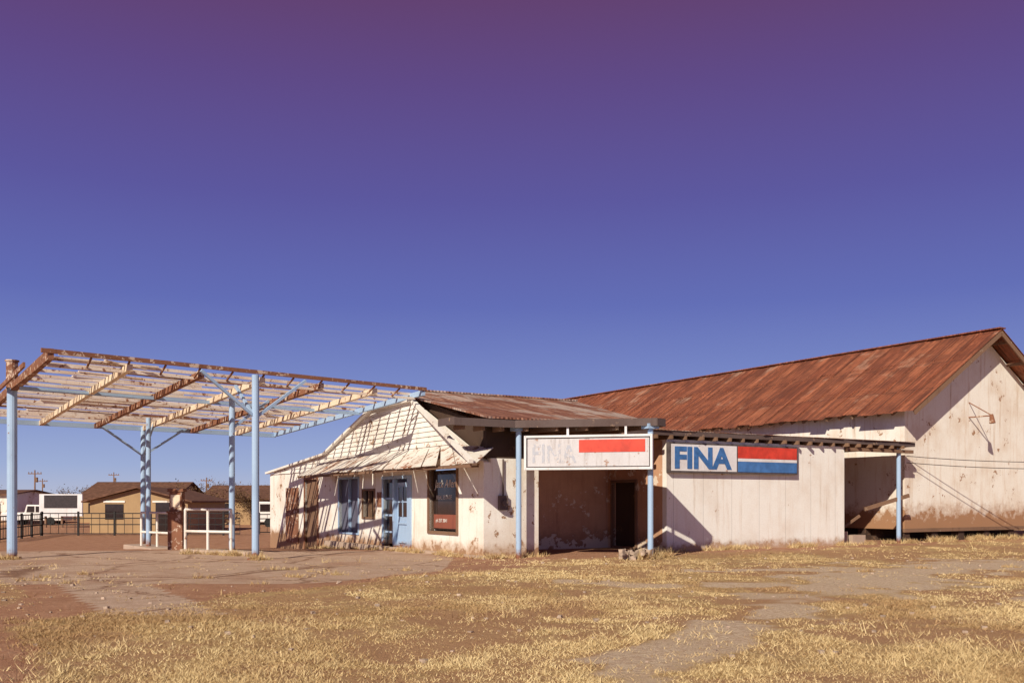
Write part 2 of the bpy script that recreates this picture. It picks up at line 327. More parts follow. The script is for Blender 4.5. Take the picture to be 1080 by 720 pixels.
# ---------- abandoned station house ----------
H=group('abandoned_gas_station_house')
holes=[(1.56,3.35,.66,2.5),(4.71,6.8,-.2,2.26),(7.6,8.6,1.0,1.9),(9.05,10.95,.42,2.34),(13.3,14.8,-.8,2.4)]
w=P(); TH=.22; prev=0.
for b0,b1,z0,z1 in holes:
    w.bbox(0,TH,prev,b0,-.9,2.6); 
    if z0>-.1: w.bbox(0,TH,b0,b1,-.9,z0)
    w.bbox(0,TH,b0,b1,z1,2.6); prev=b1
w.bbox(0,TH,prev,19.6,-.9,2.6)
w.bbox(.22,1.77,-.0,.2,-.3,2.72)
w.bbox(6,6.2,12,19.6,-.9,2.6); w.bbox(.22,6,19.4,19.6,-.9,2.6)
w.make('front_wall',H,'wall')
P().bbox(.1,1.77,.03,.2,2.72,3.58).make('upper_wall_shade',H,'darkwood_shade')  # dark sheet painting the roof's shadow on the top of this wall
P().prism([B(.001,b_,z) for b_,z in((0.,2.6),(4.55,4.6),(7.6,4.6),(12.2,3.3),(19.6,2.75),(19.6,2.6))],U*.2).make('gable_wall',H,'wall')
cl=P(); z=2.72
def brange(z):
    lo=0 if z<=2.6 else 4.55*(z-2.6)/2.05
    hi=12.2-(z-3.3)/1.35*4.6 if z>3.3 else 12.2+(3.3-z)/.55*7.4
    return lo,min(hi,19.5)
while z<4.6:
    l0,h0=brange(z); l1,h1=brange(z+.155)
    n=max(1,int((h0-l0)/3.2)); 
    cuts=[0]+[ (i+random.uniform(-.25,.25))/n for i in range(1,n)]+[1]
    for i in range(n):
        f0=cuts[i];f1=cuts[i+1]-.001; j=random.uniform(-.012,.006)
        cl.prism([B(-.045,l0+(h0-l0)*f0,z+j),B(-.045,l0+(h0-l0)*f1,z-j),B(-.012,l1+(h1-l1)*f1,z+.158),B(-.012,l1+(h1-l1)*f0,z+.158)],U*.012)
    z+=.155
cl.make('clapboards',H,'clap')
t=P()
t.beam(B(-.08,4.5,4.70),B(-.08,7.65,4.70),.22,.10); t.beam(B(-.08,7.6,4.70),B(-.08,12.3,3.34),.2,.08); t.beam(B(-.08,12.3,3.34),B(-.08,19.8,2.80),.2,.08)
t.beam(B(-.02,4.55,4.70),B(-1.12,-1.35,2.56),.12,.10)
t.make('gable_trim',H,'clap')
P().prism([B(.35,b_,z) for b_,z in((.2,2.6),(4.55,4.55),(4.55,4.7),(.2,3.6))],U*.05).make('upper_recess_shade',H,'darkwood_shade')  # dark panel standing in for the shaded void below the roof overhang
rf=P(); 
def slab(q,off=(0,0,.05)): rf.prism(q,off)
slab([B(.05,-.1,3.80),B(6.3,-.1,3.80),B(7.2,6.06,5.15),B(1.1,6.06,5.15),B(.05,4.5,4.74)])
slab([B(1.1,6.06,5.15),B(7.2,6.06,5.15),B(7.2,12.3,3.38),B(-.05,12.3,3.38),B(.05,7.65,4.74)])
slab([B(.05,4.5,4.74),B(1.1,6.06,5.15),B(.05,7.65,4.74)])
slab([B(-.05,12.3,3.36),B(6.3,12.3,3.36),B(6.3,19.8,2.82),B(-.05,19.8,2.82)])
rf.make('rusty_metal_roof',H,'roofh')
P().prism([B(7.1,-.05,3.6),B(7.1,12.2,3.3),B(7.1,6.06,5.1)],U*.1).make('rear_gable',H,'wood')
P().beam(B(1.,6.06,5.21),B(7.25,6.06,5.21),.3,.05).make('ridge_cap',H,'roofh')
aw=P(); nb=15; 
for i in range(nb):
    t0=i/nb;t1=(i+1)/nb-.004
    top=lambda t:(1.1+11.1*t); low=lambda t:(-1.3+13.9*t)
    dz=random.uniform(-.03,.03); ex=random.uniform(-.06,.08)
    aw.prism([B(-.03,top(t0),3.12+dz*.3),B(-.03,top(t1),3.12+dz*.3),B(-1.12-ex,low(t1),2.50+dz),B(-1.12-ex,low(t0),2.50+dz)],(0,0,.02))
aw.prism([B(-.05,1.1,3.10),B(.3,-.0,3.0),B(-.9,-1.25,2.52),B(-1.12,-1.3,2.51)],(0,0,.02))
aw.make('awning_sheets',H,'aw')
ab=P()
for i in range(8):
    bb=.3+i*1.65; ab.beam(B(0,bb,3.02),B(-1.05,bb-.15,2.46),.05,.08); ab.beam(B(0,bb,2.5),B(-1.0,bb-.15,2.45),.04,.05)
ab.beam(B(-1.05,-1.2,2.45),B(-1.05,12.5,2.45),.06,.08)
ab.make('awning_brackets',H,'wood')
wd=P(); wd.bbox(.12,.14,1.6,3.31,.7,2.46).make('shop_window_glass',H,'glass')
P().bbox(.10,.115,1.66,3.26,.74,1.15).make('window_lower_board',H,'curt')
fr=P()
def frame(fr,b0,b1,z0,z1,w_=.09,a0=-.04,a1=.16):
    fr.bbox(a0,a1,b0-w_,b0,z0-w_,z1+w_); fr.bbox(a0,a1,b1,b1+w_,z0-w_,z1+w_); fr.bbox(a0,a1,b0,b1,z1,z1+w_); fr.bbox(a0,a1,b0,b1,z0-w_,z0)
frame(fr,1.56,3.35,.66,2.5); fr.make('shop_window_frame',H,'wood')
text('window_lettering','Jack Allen',H,'whiterail',.34,B(.112,3.2,1.95),-V,Vector((0,0,1)),.002,0,1,.25)
text('window_lettering_small','REAL ESTATE',H,'whiterail',.17,B(.112,3.1,1.6),-V,Vector((0,0,1)),.002)
text('window_lettering_phone','ph 257 3841',H,'whiterail',.15,B(.09,3.1,.92),-V,Vector((0,0,1)),.002)
P().bbox(.10,.15,4.95,5.95,-.1,2.15).make('blue_door',H,'blue')
dg=P(); dg.bbox(.08,.095,5.1,5.8,1.05,2.0); dg.bbox(.08,.12,6.1,6.75,.15,2.15); dg.make('door_glass',H,'glass')
df=P(); frame(df,4.71,6.8,-.05,2.26,.10); df.bbox(-.02,.13,5.96,6.06,-.05,2.26); df.bbox(-.02,.13,4.72,4.94,-.05,2.26)
for zz in(.5,1.05,1.6): df.bbox(.05,.078,6.06,6.8,zz,zz+.06)
df.bbox(.06,.078,5.43,5.47,1.05,2.0); df.bbox(.06,.078,5.1,5.8,1.5,1.54); df.bbox(.06,.078,5.12,5.78,.2,.26);df.bbox(.06,.078,5.12,5.78,.8,.86)
df.make('door_frame',H,'blue')
P().bbox(-.02,-.005,6.95,7.35,1.35,1.85).make('door_notice',H,'rust')
P().bbox(.12,.14,7.6,8.6,1.0,1.9).make('small_window_glass',H,'glass')
f2=P(); frame(f2,7.6,8.6,1.,1.9,.07); f2.bbox(-.01,.11,8.07,8.13,1.,1.9); f2.make('small_window_frame',H,'wood')
P().bbox(.10,.13,9.05,10.95,.42,2.34).make('large_window_pane',H,'bluedk')
f3=P(); frame(f3,9.05,10.95,.42,2.34,.07,-.03,.12); f3.bbox(.0,.095,9.98,10.02,.42,2.34); f3.make('large_window_frame',H,'blue')
P().bbox(.08,.12,13.3,14.8,-.8,2.4).make('side_door_panel',H,'wood')
f4=P(); frame(f4,13.3,14.8,-.5,2.4,.09); f4.bbox(-.05,-.01,15.6,17.2,-.2,2.1); f4.make('side_door_trim',H,'rust')
P().bbox(-.22,0,-.05,12,-.3,.06).make('wall_plinth',H,'conc')
mt=P(); mt.bbox(.45,.7,-.12,-.002,1.3,1.7); mt.cyl(B(.58,-.06,1.7),B(.58,-.06,2.7),.025,8); mt.cyl(B(.58,-.13,1.5),B(.58,-.18,1.5),.08,12); mt.make('electric_meter',H,'fascia')
# ---------- flat roofed store ----------
ST=group('flat_roof_store_building')
P().bbox(6.44,14.5,0,.2,-.2,3.45).make('sign_wall',ST,'fwall')
sv=P(); sv.bbox(6.44,6.64,.2,1.5,-.2,3.55); sv.bbox(6.44,6.64,2.7,3,-.2,3.55); sv.bbox(6.44,6.64,1.5,2.7,2.15,3.55)
sv.bbox(1.77,6.44,3.0,3.2,-.2,3.55); sv.bbox(1.55,1.77,.2,3.0,-.2,3.55)
sv.make('bay_walls',ST,'tan')
P().bbox(6.54,6.58,1.5,2.7,0,2.15).make('bay_door',ST,'darkwood_shade')
f5=P(); frame(f5,1.5,2.7,.08,2.15,.08,6.38,6.5); f5.make('bay_door_frame',ST,'wood')
P().bbox(14.3,14.5,.2,8,-.2,3.45).make('side_wall',ST,'tan')
P().bbox(14.5,18.6,4.6,4.8,-.2,3.5).make('passage_back_wall',ST,'tan')
dk=P()
dk.prism([B(a,b_,3.62) for a,b_ in((-1.2,-.62),(.6,-.62),(3.35,-3.15),(3.75,-3.0),(4.2,-.12),(18.1,-.12),(18.1,5.2),(7.2,5.2),(6.2,.3),(.2,.3),(-1.2,.3))],(0,0,.07))
dk.prism([B(a,b_,3.60) for a,b_ in((1.0,.32),(6.1,.32),(6.6,3.2),(1.0,3.2))],(0,0,.05))
dk.make('flat_roof_deck',ST,'roofd')
fa=P(); 
for q in(((-1.25,-.66),(.6,-.66)),((.6,-.66),(3.4,-3.2)),((3.4,-3.2),(3.8,-3.05)),((3.8,-3.05),(4.22,-.16))):
    fa.beam(B(q[0][0],q[0][1],3.62),B(q[1][0],q[1][1],3.62),.04,.2)
fa.beam(B(4.2,-.16,3.62),B(18.15,-.16,3.62),.04,.14); fa.beam(B(18.13,-.16,3.62),B(18.13,5.2,3.62),.04,.14)
fa.beam(B(-1.22,-.66,3.64),B(-1.22,.3,3.64),.04,.2)
fa.make('roof_fascia',ST,'fascia')
ra_=P(); a=4.6
while a<18: 
    ra_.beam(B(a,-.26+random.uniform(-.08,.06),3.50),B(a,4.5,3.50),.06,.12); a+=.61
for a in(-.9,-.3,.3,.9,1.5,2.1,2.7,3.3): ra_.beam(B(a,-.55-max(0,(a-.6))*.9,3.50),B(a,3 if a>1.6 else .0,3.50),.06,.14)
ra_.beam(B(14.5,-.1,3.36),B(18.1,-.1,3.36),.1,.12)
ra_.make('rafters',ST,'wood')
tn=P()
for i in range(13):
    a0=5.5+i*.97; tn.prism([B(a0,-.2+random.uniform(-.06,.04),3.70),B(a0+.93,-.2+random.uniform(-.06,.04),3.70),B(a0+.93,1.3,3.74),B(a0,1.3,3.74)],(0,0,.015))
tn.make('tin_sheets',ST,'roofh')
po=P(); po.cyl(B(.84,-.45,-.1),B(.84,-.45,3.6),.075); po.cyl(B(3.38,-2.96,-.1),B(3.38,-2.96,3.6),.075)
po.cyl(B(17.45,.0,-.1),B(17.45,.0,3.5),.08); po.bbox(.66,1.02,-.6,-.3,3.45,3.58); po.bbox(3.2,3.56,-3.1,-2.8,3.45,3.58)
po.make('blue_posts',ST,'blue')
br=P(); br.beam(B(16.0,.35,1.25),B(17.9,-.1,1.75),.06,.14); br.beam(B(15.6,1.6,.2),B(16.8,1.2,1.0),.05,.1); br.make('loose_board',ST,'wood')
eq=P(); eq.bbox(14.9,15.4,.6,.9,0,.45); eq.bbox(15.8,16.5,.7,1.2,0,.3); eq.make('stacked_blocks',ST,'conc')
SG=group('fuel_brand_wall_sign')
a0,a1,z0,z1=6.42,12.0,2.42,3.36
P().bbox(a0,a1,-.16,-.005,z0,z1).make('sign_case',SG,'frame')
P().bbox(a0+.06,9.2,-.175,-.163,z0+.06,z1-.06).make('sign_panel_white',SG,'signw')
P().bbox(9.26,a1-.06,-.175,-.163,2.92,z1-.06).make('sign_panel_red',SG,'red')
P().bbox(9.26,a1-.06,-.175,-.163,2.82,2.915).make('sign_panel_stripe',SG,'signw')
P().bbox(9.26,a1-.06,-.175,-.163,z0+.06,2.815).make('sign_panel_blue',SG,'lblue')
text('sign_letters','FINA',SG,'sblue',.90,B(a0+.15,-.182,2.58),U,Vector((0,0,1)),.006,.035,1.2)
HS=group('faded_hanging_sign')
p0=B(.9,-.62,0);p1=B(3.42,-3.12,0); d=(p1-p0).normalized(); nrm=Vector((d.y,-d.x,0))
if nrm.y>0: nrm=-nrm
L=(p1-p0).length
def SB(s0,s1,z0,z1,n0,n1,p=None):
    p=p or P(); c=[]
    for zz in(z0,z1):
        for s,n in((s0,n0),(s1,n0),(s1,n1),(s0,n1)): 
            q=p0+d*s+nrm*n; c.append(Vector((q.x,q.y,zz)))
    return p.hexa(c)
SB(.1,L-.1,2.42,3.26,0,.18).make('sign_box',HS,'frame')
SB(.15,L-.15,2.47,3.21,.185,.2).make('sign_face',HS,'signf')
SB(1.55,L-.25,2.84,3.17,.203,.212).make('sign_red_stripe',HS,'red')
fp=P(); SB(.1,L-.1,3.24,3.30,-.02,.24,fp); SB(.1,L-.1,2.38,2.44,-.02,.24,fp); SB(.06,.12,2.38,3.3,-.02,.24,fp); SB(L-.12,L-.06,2.38,3.3,-.02,.24,fp)
SB(1.2,1.26,3.3,3.55,.06,.12,fp); SB(L-.8,L-.74,3.3,3.55,.06,.12,fp)
fp.make('sign_frame',HS,'signw')
q=p0+d*.25+nrm*.205; text('faded_letters','FINA',HS,'signg',.7,Vector((q.x,q.y,2.58)),d,Vector((0,0,1)),.002,.01,.8)
# ---------- barn ----------
BN=group('rusty_roof_warehouse')
A0,A1,AM,B0,B1=18.7,28.5,23.6,.67,30.7
SLP=.63; EZ=5.18; zr=lambda a:EZ+.1+SLP*(4.9-abs(a-AM))
AP=zr(AM)-.08
bw=P(); bw.prism([B(A0,B0,.47),B(A1,B0,.47),B(A1,B0,EZ),B(AM,B0,AP),B(A0,B0,EZ)],V*.2)
bw.bbox(A0,A0+.2,B0+.2,B1,.47,5.15); bw.bbox(A1-.2,A1,B0+.2,B1,.47,5.15)
bw.prism([B(A0,B1,.47),B(A1,B1,.47),B(A1,B1,EZ),B(AM,B1,AP),B(A0,B1,EZ)],V*.2)
bw.make('plaster_walls',BN,'barn')
rr=P(); E=.55; OV=.85
nb_=38; Lb=(B1+.5)-(B0-OV); HW=4.9+E
for side in(-1,1):
    for i in range(nb_):
        b0=B0-OV+Lb*i/nb_; b1=B0-OV+Lb*(i+1)/nb_
        for j in range(3):
            f0=j/3; f1=(j+1)/3+.02; 
            ae=lambda f:AM+side*HW*f
            dz=random.uniform(0,.03)+(2-j)*.012; ex=random.uniform(-.015,.015) if j==2 else 0
            rr.prism([B(ae(f0),b0,zr(ae(f0))+dz),B(ae(f0),b1-.012,zr(ae(f0))+dz),B(ae(f1+ex),b1-.012,zr(ae(f1+ex))+dz+random.uniform(0,.03)),B(ae(f1+ex),b0,zr(ae(f1+ex))+dz)],(0,0,.025))
        if i:
            q0=AM+side*.1;q1=AM+side*HW; rr.beam(B(q0,b0,zr(q0)+.07),B(q1,b0,zr(q1)+.06),.05,.04)
rr.make('rusty_roof_sheets',BN,'roofb')
P().beam(B(AM,B0-OV-.02,zr(AM)+.07),B(AM,B1+.5,zr(AM)+.07),.4,.05).make('ridge_cap',BN,'roofb')
tr=P()
for s in(-1,1): tr.beam(B(AM,B0-OV+.04,zr(AM)-.12),B(AM+s*HW,B0-OV+.04,zr(AM+HW)-.12),.05,.18)
b_=B0+.2
while b_<B1: tr.beam(B(A0+.1,b_,zr(A0)-.13),B(A0-.5,b_,zr(A0-.5)-.12),.07,.14); b_+=.62
for aa in np.arange(A0+.6,A1,1.2): tr.beam(B(aa,B0-OV+.08,zr(aa)-.12),B(aa,B0,zr(aa)-.12),.07,.12)
tr.make('rafter_tails',BN,'wood')
fd=P(); 
for aa in np.arange(A0+.2,A1,1.7): fd.bbox(aa-.17,aa+.17,B0+.05,B0+.4,-.2,.46)
for bb in np.arange(B0+1.8,8,1.6): fd.bbox(A0+.02,A0+.36,bb,bb+.35,-.2,.46)
fd.make('foundation_piers',BN,'darkwood_shade')
sk=P(); sk.bbox(A0+.5,A1-.3,B0+1.6,B0+1.7,-.2,.46); sk.bbox(A0+.4,A0+.5,B0+1.6,B1,-.2,.46); sk.make('crawlspace_skirt',BN,'darkwood_shade')
P().bbox(A0-.02,A1,B0-.04,B0+.1,.36,.50).make('sill_beam',BN,'wood')
br=P(); br.cyl(B(22.7,B0,4.9),B(22.7,B0-1.0,4.9),.025,8); br.cyl(B(22.7,B0,5.5),B(22.7,B0-.95,4.92),.02,8); br.cyl(B(22.7,B0-.95,4.95),B(22.7,B0-1.0,4.6),.07,8,.12); br.make('wall_lamp_bracket',BN,'rust')
WR=group('power_lines')
def wire(p,q,sag,r=.014):
    w_=P(); n=24; pts=[Vector(p).lerp(Vector(q),i/n)-Vector((0,0,sag*4*(i/n)*(1-i/n))) for i in range(n+1)]
    for i in range(n): w_.cyl(pts[i],pts[i+1],r,6)
    return w_
wire(B(A0,B0-.08,3.0),B(32,-8,3.6),.5).make('wire_1',WR,'wire'); wire(B(A0,B0-.08,3.25),B(32,-8,4.0),.55).make('wire_2',WR,'wire')
# ---------- pump canopy skeleton ----------
CN=group('derelict_pump_canopy_frame')
C1=Vector((-10.5,21.6,4.9)); E1=Vector((7.8,7.3,0)); F1=Vector((-3.05,4.2,-.26))
K=lambda a,s,dz=0: C1+E1*a+F1*s+Vector((0,0,dz))
SM=2.26
rs=P(); ws=P(); bl=P(); cr=P()
rs.beam(K(-.02,0,.06),K(1.01,0,.06),.06,.10); ws.beam(K(0,.10,-.16),K(1,.10,-.16),.06,.07)
for i in range(13): rs.beam(K(i/12,0,.0),K(i/12,.1,-.16),.04,.04)
rs.beam(K(0,0,0),K(0,SM,0),.12,.24)
rs.beam(K(-.03,.3,-.02),K(-.03,SM,-.02),.05,.12)
for i,a in enumerate((.17,.34,.5,.67,.84)):
    (cr if i in(0,2,4) else rs).beam(K(a,.02,-.12),K(a,SM,-.12),.13,.16)
bl.beam(K(1,0,-.06),K(1,SM,-.08),.12,.16); bl.beam(K(0,SM,-.12),K(1,SM,-.12),.10,.15); bl.beam(K(0,.82,-.16),K(1,.82,-.16),.08,.10)
npn=15
for i in range(1,npn+1):
    s=SM*i/(npn+.5); j=random.uniform(-.03,.03)
    tgt=rs if i%5==2 else ws
    m_=random.uniform(.3,.7); mid=K(m_,s,.02+random.uniform(-.05,.0))
    tgt.beam(K(0,s,.02+j),mid,.05,.08); tgt.beam(mid,K(1,s,.02-j),.05,.08)
for i in range(60):
    s=SM*(i+.5)/60+random.uniform(-.01,.01)
    L0=random.choice([0,0,.02,.1,.2,.3]); L1=random.choice([.25,.35,.42,.42,.45])
    if i>30 and random.random()<.5: L1=random.choice([.68,.85,1.])
    if random.random()<.3: continue
    if s<.5 and random.random()<.4: L1=min(L1,.35)
    if L1-L0<.06: continue
    ws.beam(K(L0,s,.06),K(L1,s+random.choice([0,0,0,.03,-.03]),.06+random.uniform(-.06,.03)),.07,.035)
for i in range(22):
    s=random.uniform(.1,2.2); a=random.uniform(.1,.8); ws.beam(K(a,s,.08),K(a+random.uniform(.08,.2),s+random.uniform(-.1,.1),random.uniform(-.1,.05)),.10,.02)
rs.make('rusted_beams',CN,'rust'); ws.make('roof_slats',CN,'rustw'); cr.make('cream_cross_beams',CN,'cream')
def post(x,y,zt_,r=.10): bl.cyl((x,y,float(gz(x,y))-.1),(x,y,zt_),r,14); bl.wbox(x-.17,x+.17,y-.17,y+.17,float(gz(x,y))-.05,float(gz(x,y))+.05)
post(-6.75,24.95,4.86,.095); post(-13.55,25.7,5.0,.13); post(-13.5,34.7,4.25,.09); post(-12.5,32.6,4.4,.08); post(-8.3,28.1,4.62,.085)
e=E1.normalized(); f=F1.normalized()
def brace(x,y,zt_,dr,l,h): bl.beam(Vector((x,y,zt_-h)),Vector((x,y,zt_))+dr*l,.07,.07)
brace(-6.75,24.95,4.84,-e,1.5,1.1); brace(-6.75,24.95,4.84,e,1.5,1.1); brace(-6.75,24.95,4.80,f,1.5,1.1)
for dr in(-e,e): brace(-13.5,34.7,4.2,dr,1.5,1.0)
brace(-13.5,34.7,4.2,-f,1.4,1.0); brace(-8.3,28.1,4.6,e,1.2,.9)
bl.make('blue_posts_and_braces',CN,'blue')
rp=P(); rp.cyl((-13.55,25.7,4.6),(-13.55,25.7,5.32),.15,14); rp.cyl((-13.55,25.7,5.32),(-13.55,25.7,5.36),.18,14); rp.make('rusted_post_cap',CN,'rust')
rp=P(); rp.beam(Vector((-13.55,25.7,4.62)),K(0,.2,0),.10,.2); rp.make('post_arm',CN,'rust')
IS=group('pump_island'); 
P().prism([(-13.9,33.9,-.5),(-11.9,31.2,-.5),(-11.2,31.7,-.5),(-13.2,34.5,-.5)],(0,0,.5)).make('kerbed_base',IS,'conc',bevel=.03)
P().prism([(-9.9,28.2,-.3),(-7.4,26.6,-.3),(-7.1,27.1,-.3),(-9.6,28.8,-.3)],(0,0,.42)).make('kerbed_base_front',IS,'conc',bevel=.03)
def rail(nm,p,q,zb,h):
    gqq=group(nm); r_=P(); p=Vector(p);q=Vector(q); n=3
    for i in range(n):
        x=p.lerp(q,i/(n-1)); r_.cyl((x.x,x.y,zb),(x.x,x.y,zb+h),.04,10)
    for k_ in(.5,1.): r_.cyl((p.x,p.y,zb+h*k_),(q.x,q.y,zb+h*k_),.04,10)
    r_.make('pipes',gqq,'whiterail')
rail('white_guard_rail',(-9.75,28.3,0),(-8.15,27.5,0),0,1.3)
rail('white_guard_rail',(-12.9,33.0,0),(-11.2,31.4,0),-.2,1.35)
PU=group('rusted_fuel_pump')
pu=P(); c0=(-10.95,31.0)
pu.wbox(c0[0]-.24,c0[0]+.24,c0[1]-.2,c0[1]+.2,-.1,1.15); pu.wbox(c0[0]-.27,c0[0]+.27,c0[1]-.23,c0[1]+.23,1.15,1.22); pu.wbox(c0[0]-.2,c0[0]+.2,c0[1]-.16,c0[1]+.16,1.22,1.85); pu.wbox(c0[0]-.26,c0[0]+.26,c0[1]-.2,c0[1]+.2,1.85,1.95)
pu.cyl((c0[0]+.3,c0[1],.1),(c0[0]+.3,c0[1],1.3),.03,8); pu.cyl((c0[0]+.3,c0[1],1.3),(c0[0]+.2,c0[1],1.5),.03,8)
pu.make('pump_body',PU,'rust',bevel=.02)
P().wbox(c0[0]-.15,c0[0]+.15,c0[1]-.175,c0[1]-.162,1.35,1.75).make('pump_dial',PU,'cream')
RB=P()
for i in range(40):
    x,y=B(3.1+random.gauss(0,.28),-2.6+random.gauss(0,.22),0).xy; s=random.uniform(.05,.13); a=random.random()*3; z9=random.choice([0,0,.1,.16])
    tx=random.uniform(-.4,.4)
    c=[Vector((x+math.cos(a+k*1.57)*s*random.uniform(.7,1.2),y+math.sin(a+k*1.57)*s*random.uniform(.7,1.2),z9+z_+tx*s*math.cos(a+k*1.57))) for z_ in(-.02,s*random.uniform(.7,1.6)) for k in range(4)]; RB.hexa(c)
RB.make('rubble_pile',None,'fieldstone')
DB=P(); 
for i in range(260):
    y=random.uniform(9,27); x=random.uniform(-.55,.55)*y; s=random.uniform(.012,.045); z9=float(gz(x,y)); a=random.random()*3
    rb=(x-O.x)*V.x+(y-O.y)*V.y
    if rb>-.4: continue
    c=[Vector((x+math.cos(a+k*1.57)*s*random.uniform(.6,1.3),y+math.sin(a+k*1.57)*s*random.uniform(.6,1.3),z9+z_)) for z_ in(-.01,s*random.uniform(.4,1.)) for k in range(4)]; DB.hexa(c)
DB.make('scattered_stones',None,'fieldstone')
# ---------- background ----------
def house(nm,x0,x1,y0,y1,zg,he,hr,wall,axis='x'):
    G=group(nm); p=P(); p.wbox(x0,x1,y0,y1,zg-.3,zg+he)
    xm=(x0+x1)/2; ym=(y0+y1)/2
    if axis=='x': p.prism([(x0,y0,zg+he),(x0,y1,zg+he),(x0,ym,zg+hr)],(x1-x0,0,0))
    else: p.prism([(x0,y0,zg+he),(x1,y0,zg+he),(xm,y0,zg+hr)],(0,y1-y0,0))
    p.make('walls',G,wall); r_=P(); o=.4
    if axis=='x':
        for s,ye in((-1,y0-o),(1,y1+o)): r_.prism([(x0-o,ym,zg+hr+.05),(x1+o,ym,zg+hr+.05),(x1+o,ye,zg+he-.1),(x0-o,ye,zg+he-.1)],(0,0,.1))
    else:
        for xe in(x0-o,x1+o): r_.prism([(xm,y0-o,zg+hr+.05),(xm,y1+o,zg+hr+.05),(xe,y1+o,zg+he-.1),(xe,y0-o,zg+he-.1)],(0,0,.1))
    r_.make('roof',G,'shing')
    w_=P(); n=max(2,int((x1-x0)/2.6))
    for i in range(n):
        cx=x0+(x1-x0)*(i+.5)/n
        if i==n//2: w_.wbox(cx-.5,cx+.5,y0-.03,y0-.005,zg+.1,zg+2.0)
        else: w_.wbox(cx-.6,cx+.6,y0-.03,y0-.005,zg+.9,zg+1.9)
    w_.make('windows',G,'glass')
    t_=P()
    for i in range(n):
        cx=x0+(x1-x0)*(i+.5)/n; t_.wbox(cx-.7,cx+.7,y0-.05,y0-.02,zg+2.0,zg+2.12)
    t_.make('window_trim',G,'clap'); return G
zb=-.55
house('tan_house',-27.6,-21.2,62,70,zb,2.1,2.9,'tanb','y')
house('brown_roof_house',-42,-33,92,102,zb,2.3,3.9,'tanb')
house('tan_outbuilding',-53,-44.5,84,92,zb,2.7,3.0,'wall')
house('brick_house',-31,-24.5,95,104,zb,2.2,3.6,'curt')
house('low_shed_building',-27,-20.5,84,92,zb,2.3,3.1,'tanb')
BB=group('roadside_billboard'); P().wbox(-37.4,-34.0,75,75.15,.35,2.1).make('panel',BB,'signw'); P().wbox(-37.0,-34.4,74.96,74.995,1.0,2.0).make('black_face',BB,'poster')
q=P(); 
for x in(-37,-35.7,-34.4): q.wbox(x-.07,x+.07,75.16,75.3,zb-.2,2.0)
q.make('posts',BB,'wood')
def fence(nm,p,q,zg,h,posts=2.2,pick=.16):
    G=group(nm); f_=P(); p=Vector(p);q=Vector(q);L=(q-p).length;d=(q-p).normalized()
    k_=0
    while k_<=L: x=p+d*k_; f_.wbox(x.x-.05,x.x+.05,x.y-.05,x.y+.05,zg-.1,zg+h+.12); k_+=posts
    for hh in(.12,h*.5,h*.78,h): f_.beam((p.x,p.y,zg+hh),(q.x,q.y,zg+hh),.04,.06)
    k_=0
    while k_<=L: x=p+d*k_; f_.wbox(x.x-.012,x.x+.012,x.y-.012,x.y+.012,zg+.1,zg+h); k_+=pick
    f_.make('bars',G,'black')
fence('iron_fence',(-28.5,57.5,0),(-16.5,57.5,0),zb,1.35,2.2,.5)
fence('iron_fence',(-28.5,57.4,0),(-26,47,0),zb,1.3,2.2,.5)
fence('pipe_rail_fence',(-16,60,0),(-11.5,62,0),zb,1.25,2,.5)
def upole(x,y,h):
    G=group('utility_pole'); p=P(); p.cyl((x,y,-1),(x,y,h),.16,8,.1); p.beam((x-1.1,y,h-.6),(x+1.1,y,h-.6),.12,.14)
    for k_ in(-1,-.5,.5,1): p.cyl((x+k_,y,h-.53),(x+k_,y,h-.3),.06,6)
    p.cyl((x+.3,y,h-2),(x+.3,y,h-1.2),.22,8); p.make('pole_and_crossarm',G,'wood')
upole(-78,155,6.6); upole(-84,200,7.6); upole(-58,180,6.0); upole(-104,210,6.5)
def vehicle(nm,x,y,zg,prof,win,wheels,W,mat):
    G=group(nm); P().prism([(x+a,y,zg+z) for a,z in prof],(0,W,0)).make('body',G,mat,bevel=.06)
    g_=P(); 
    for wn in win: g_.prism([(x+a,y-.012,zg+z) for a,z in wn],(0,W+.024,0))
    g_.make('windows',G,'glass')
    w_=P()
    for a in wheels:
        for yy in(y-.04,y+W-.2): w_.cyl((x+a,yy,zg+.36),(x+a,yy+.24,zg+.36),.36,16)
    w_.make('wheels',G,'tyre')
vehicle('parked_pickup_truck',-44.2,82,zb,[(0,.4),(5.3,.4),(5.35,.95),(4.3,1.1),(3.6,1.75),(2.2,1.78),(2.0,1.1),(0,1.1)],[[(3.55,1.62),(4.1,1.12),(3.0,1.12),(3.0,1.65)],[(2.9,1.65),(2.9,1.12),(2.2,1.12),(2.3,1.65)]],(1,4.3),1.9,'carw')
vehicle('parked_van',-20.6,76,zb,[(0,.4),(5.6,.4),(5.6,1.0),(4.8,1.25),(4.1,2.0),(.1,2.05)],[[(4.05,1.85),(4.6,1.25),(3.6,1.25),(3.6,1.85)],[(3.4,1.85),(3.4,1.25),(2.3,1.25),(2.3,1.85)],[(2.1,1.85),(2.1,1.25),(.4,1.25),(.4,1.85)]],(1.1,4.5),2.,'carw')
vehicle('parked_sedan',-16.2,70,zb,[(0,.35),(4.5,.35),(4.55,.8),(3.5,.95),(2.9,1.4),(1.5,1.42),(.8,.98),(0,.9)],[[(2.85,1.32),(3.3,.97),(1.1,.97),(1.55,1.34)]],(.8,3.6),1.7,'curt')
m,nt,b=newmat('autumn_leaf',.8,.1); at=N(nt,'ShaderNodeAttribute'); at.attribute_name='Col'; nt.links.new(at.outputs['Color'],b.inputs['Base Color']); M['leaf']=m
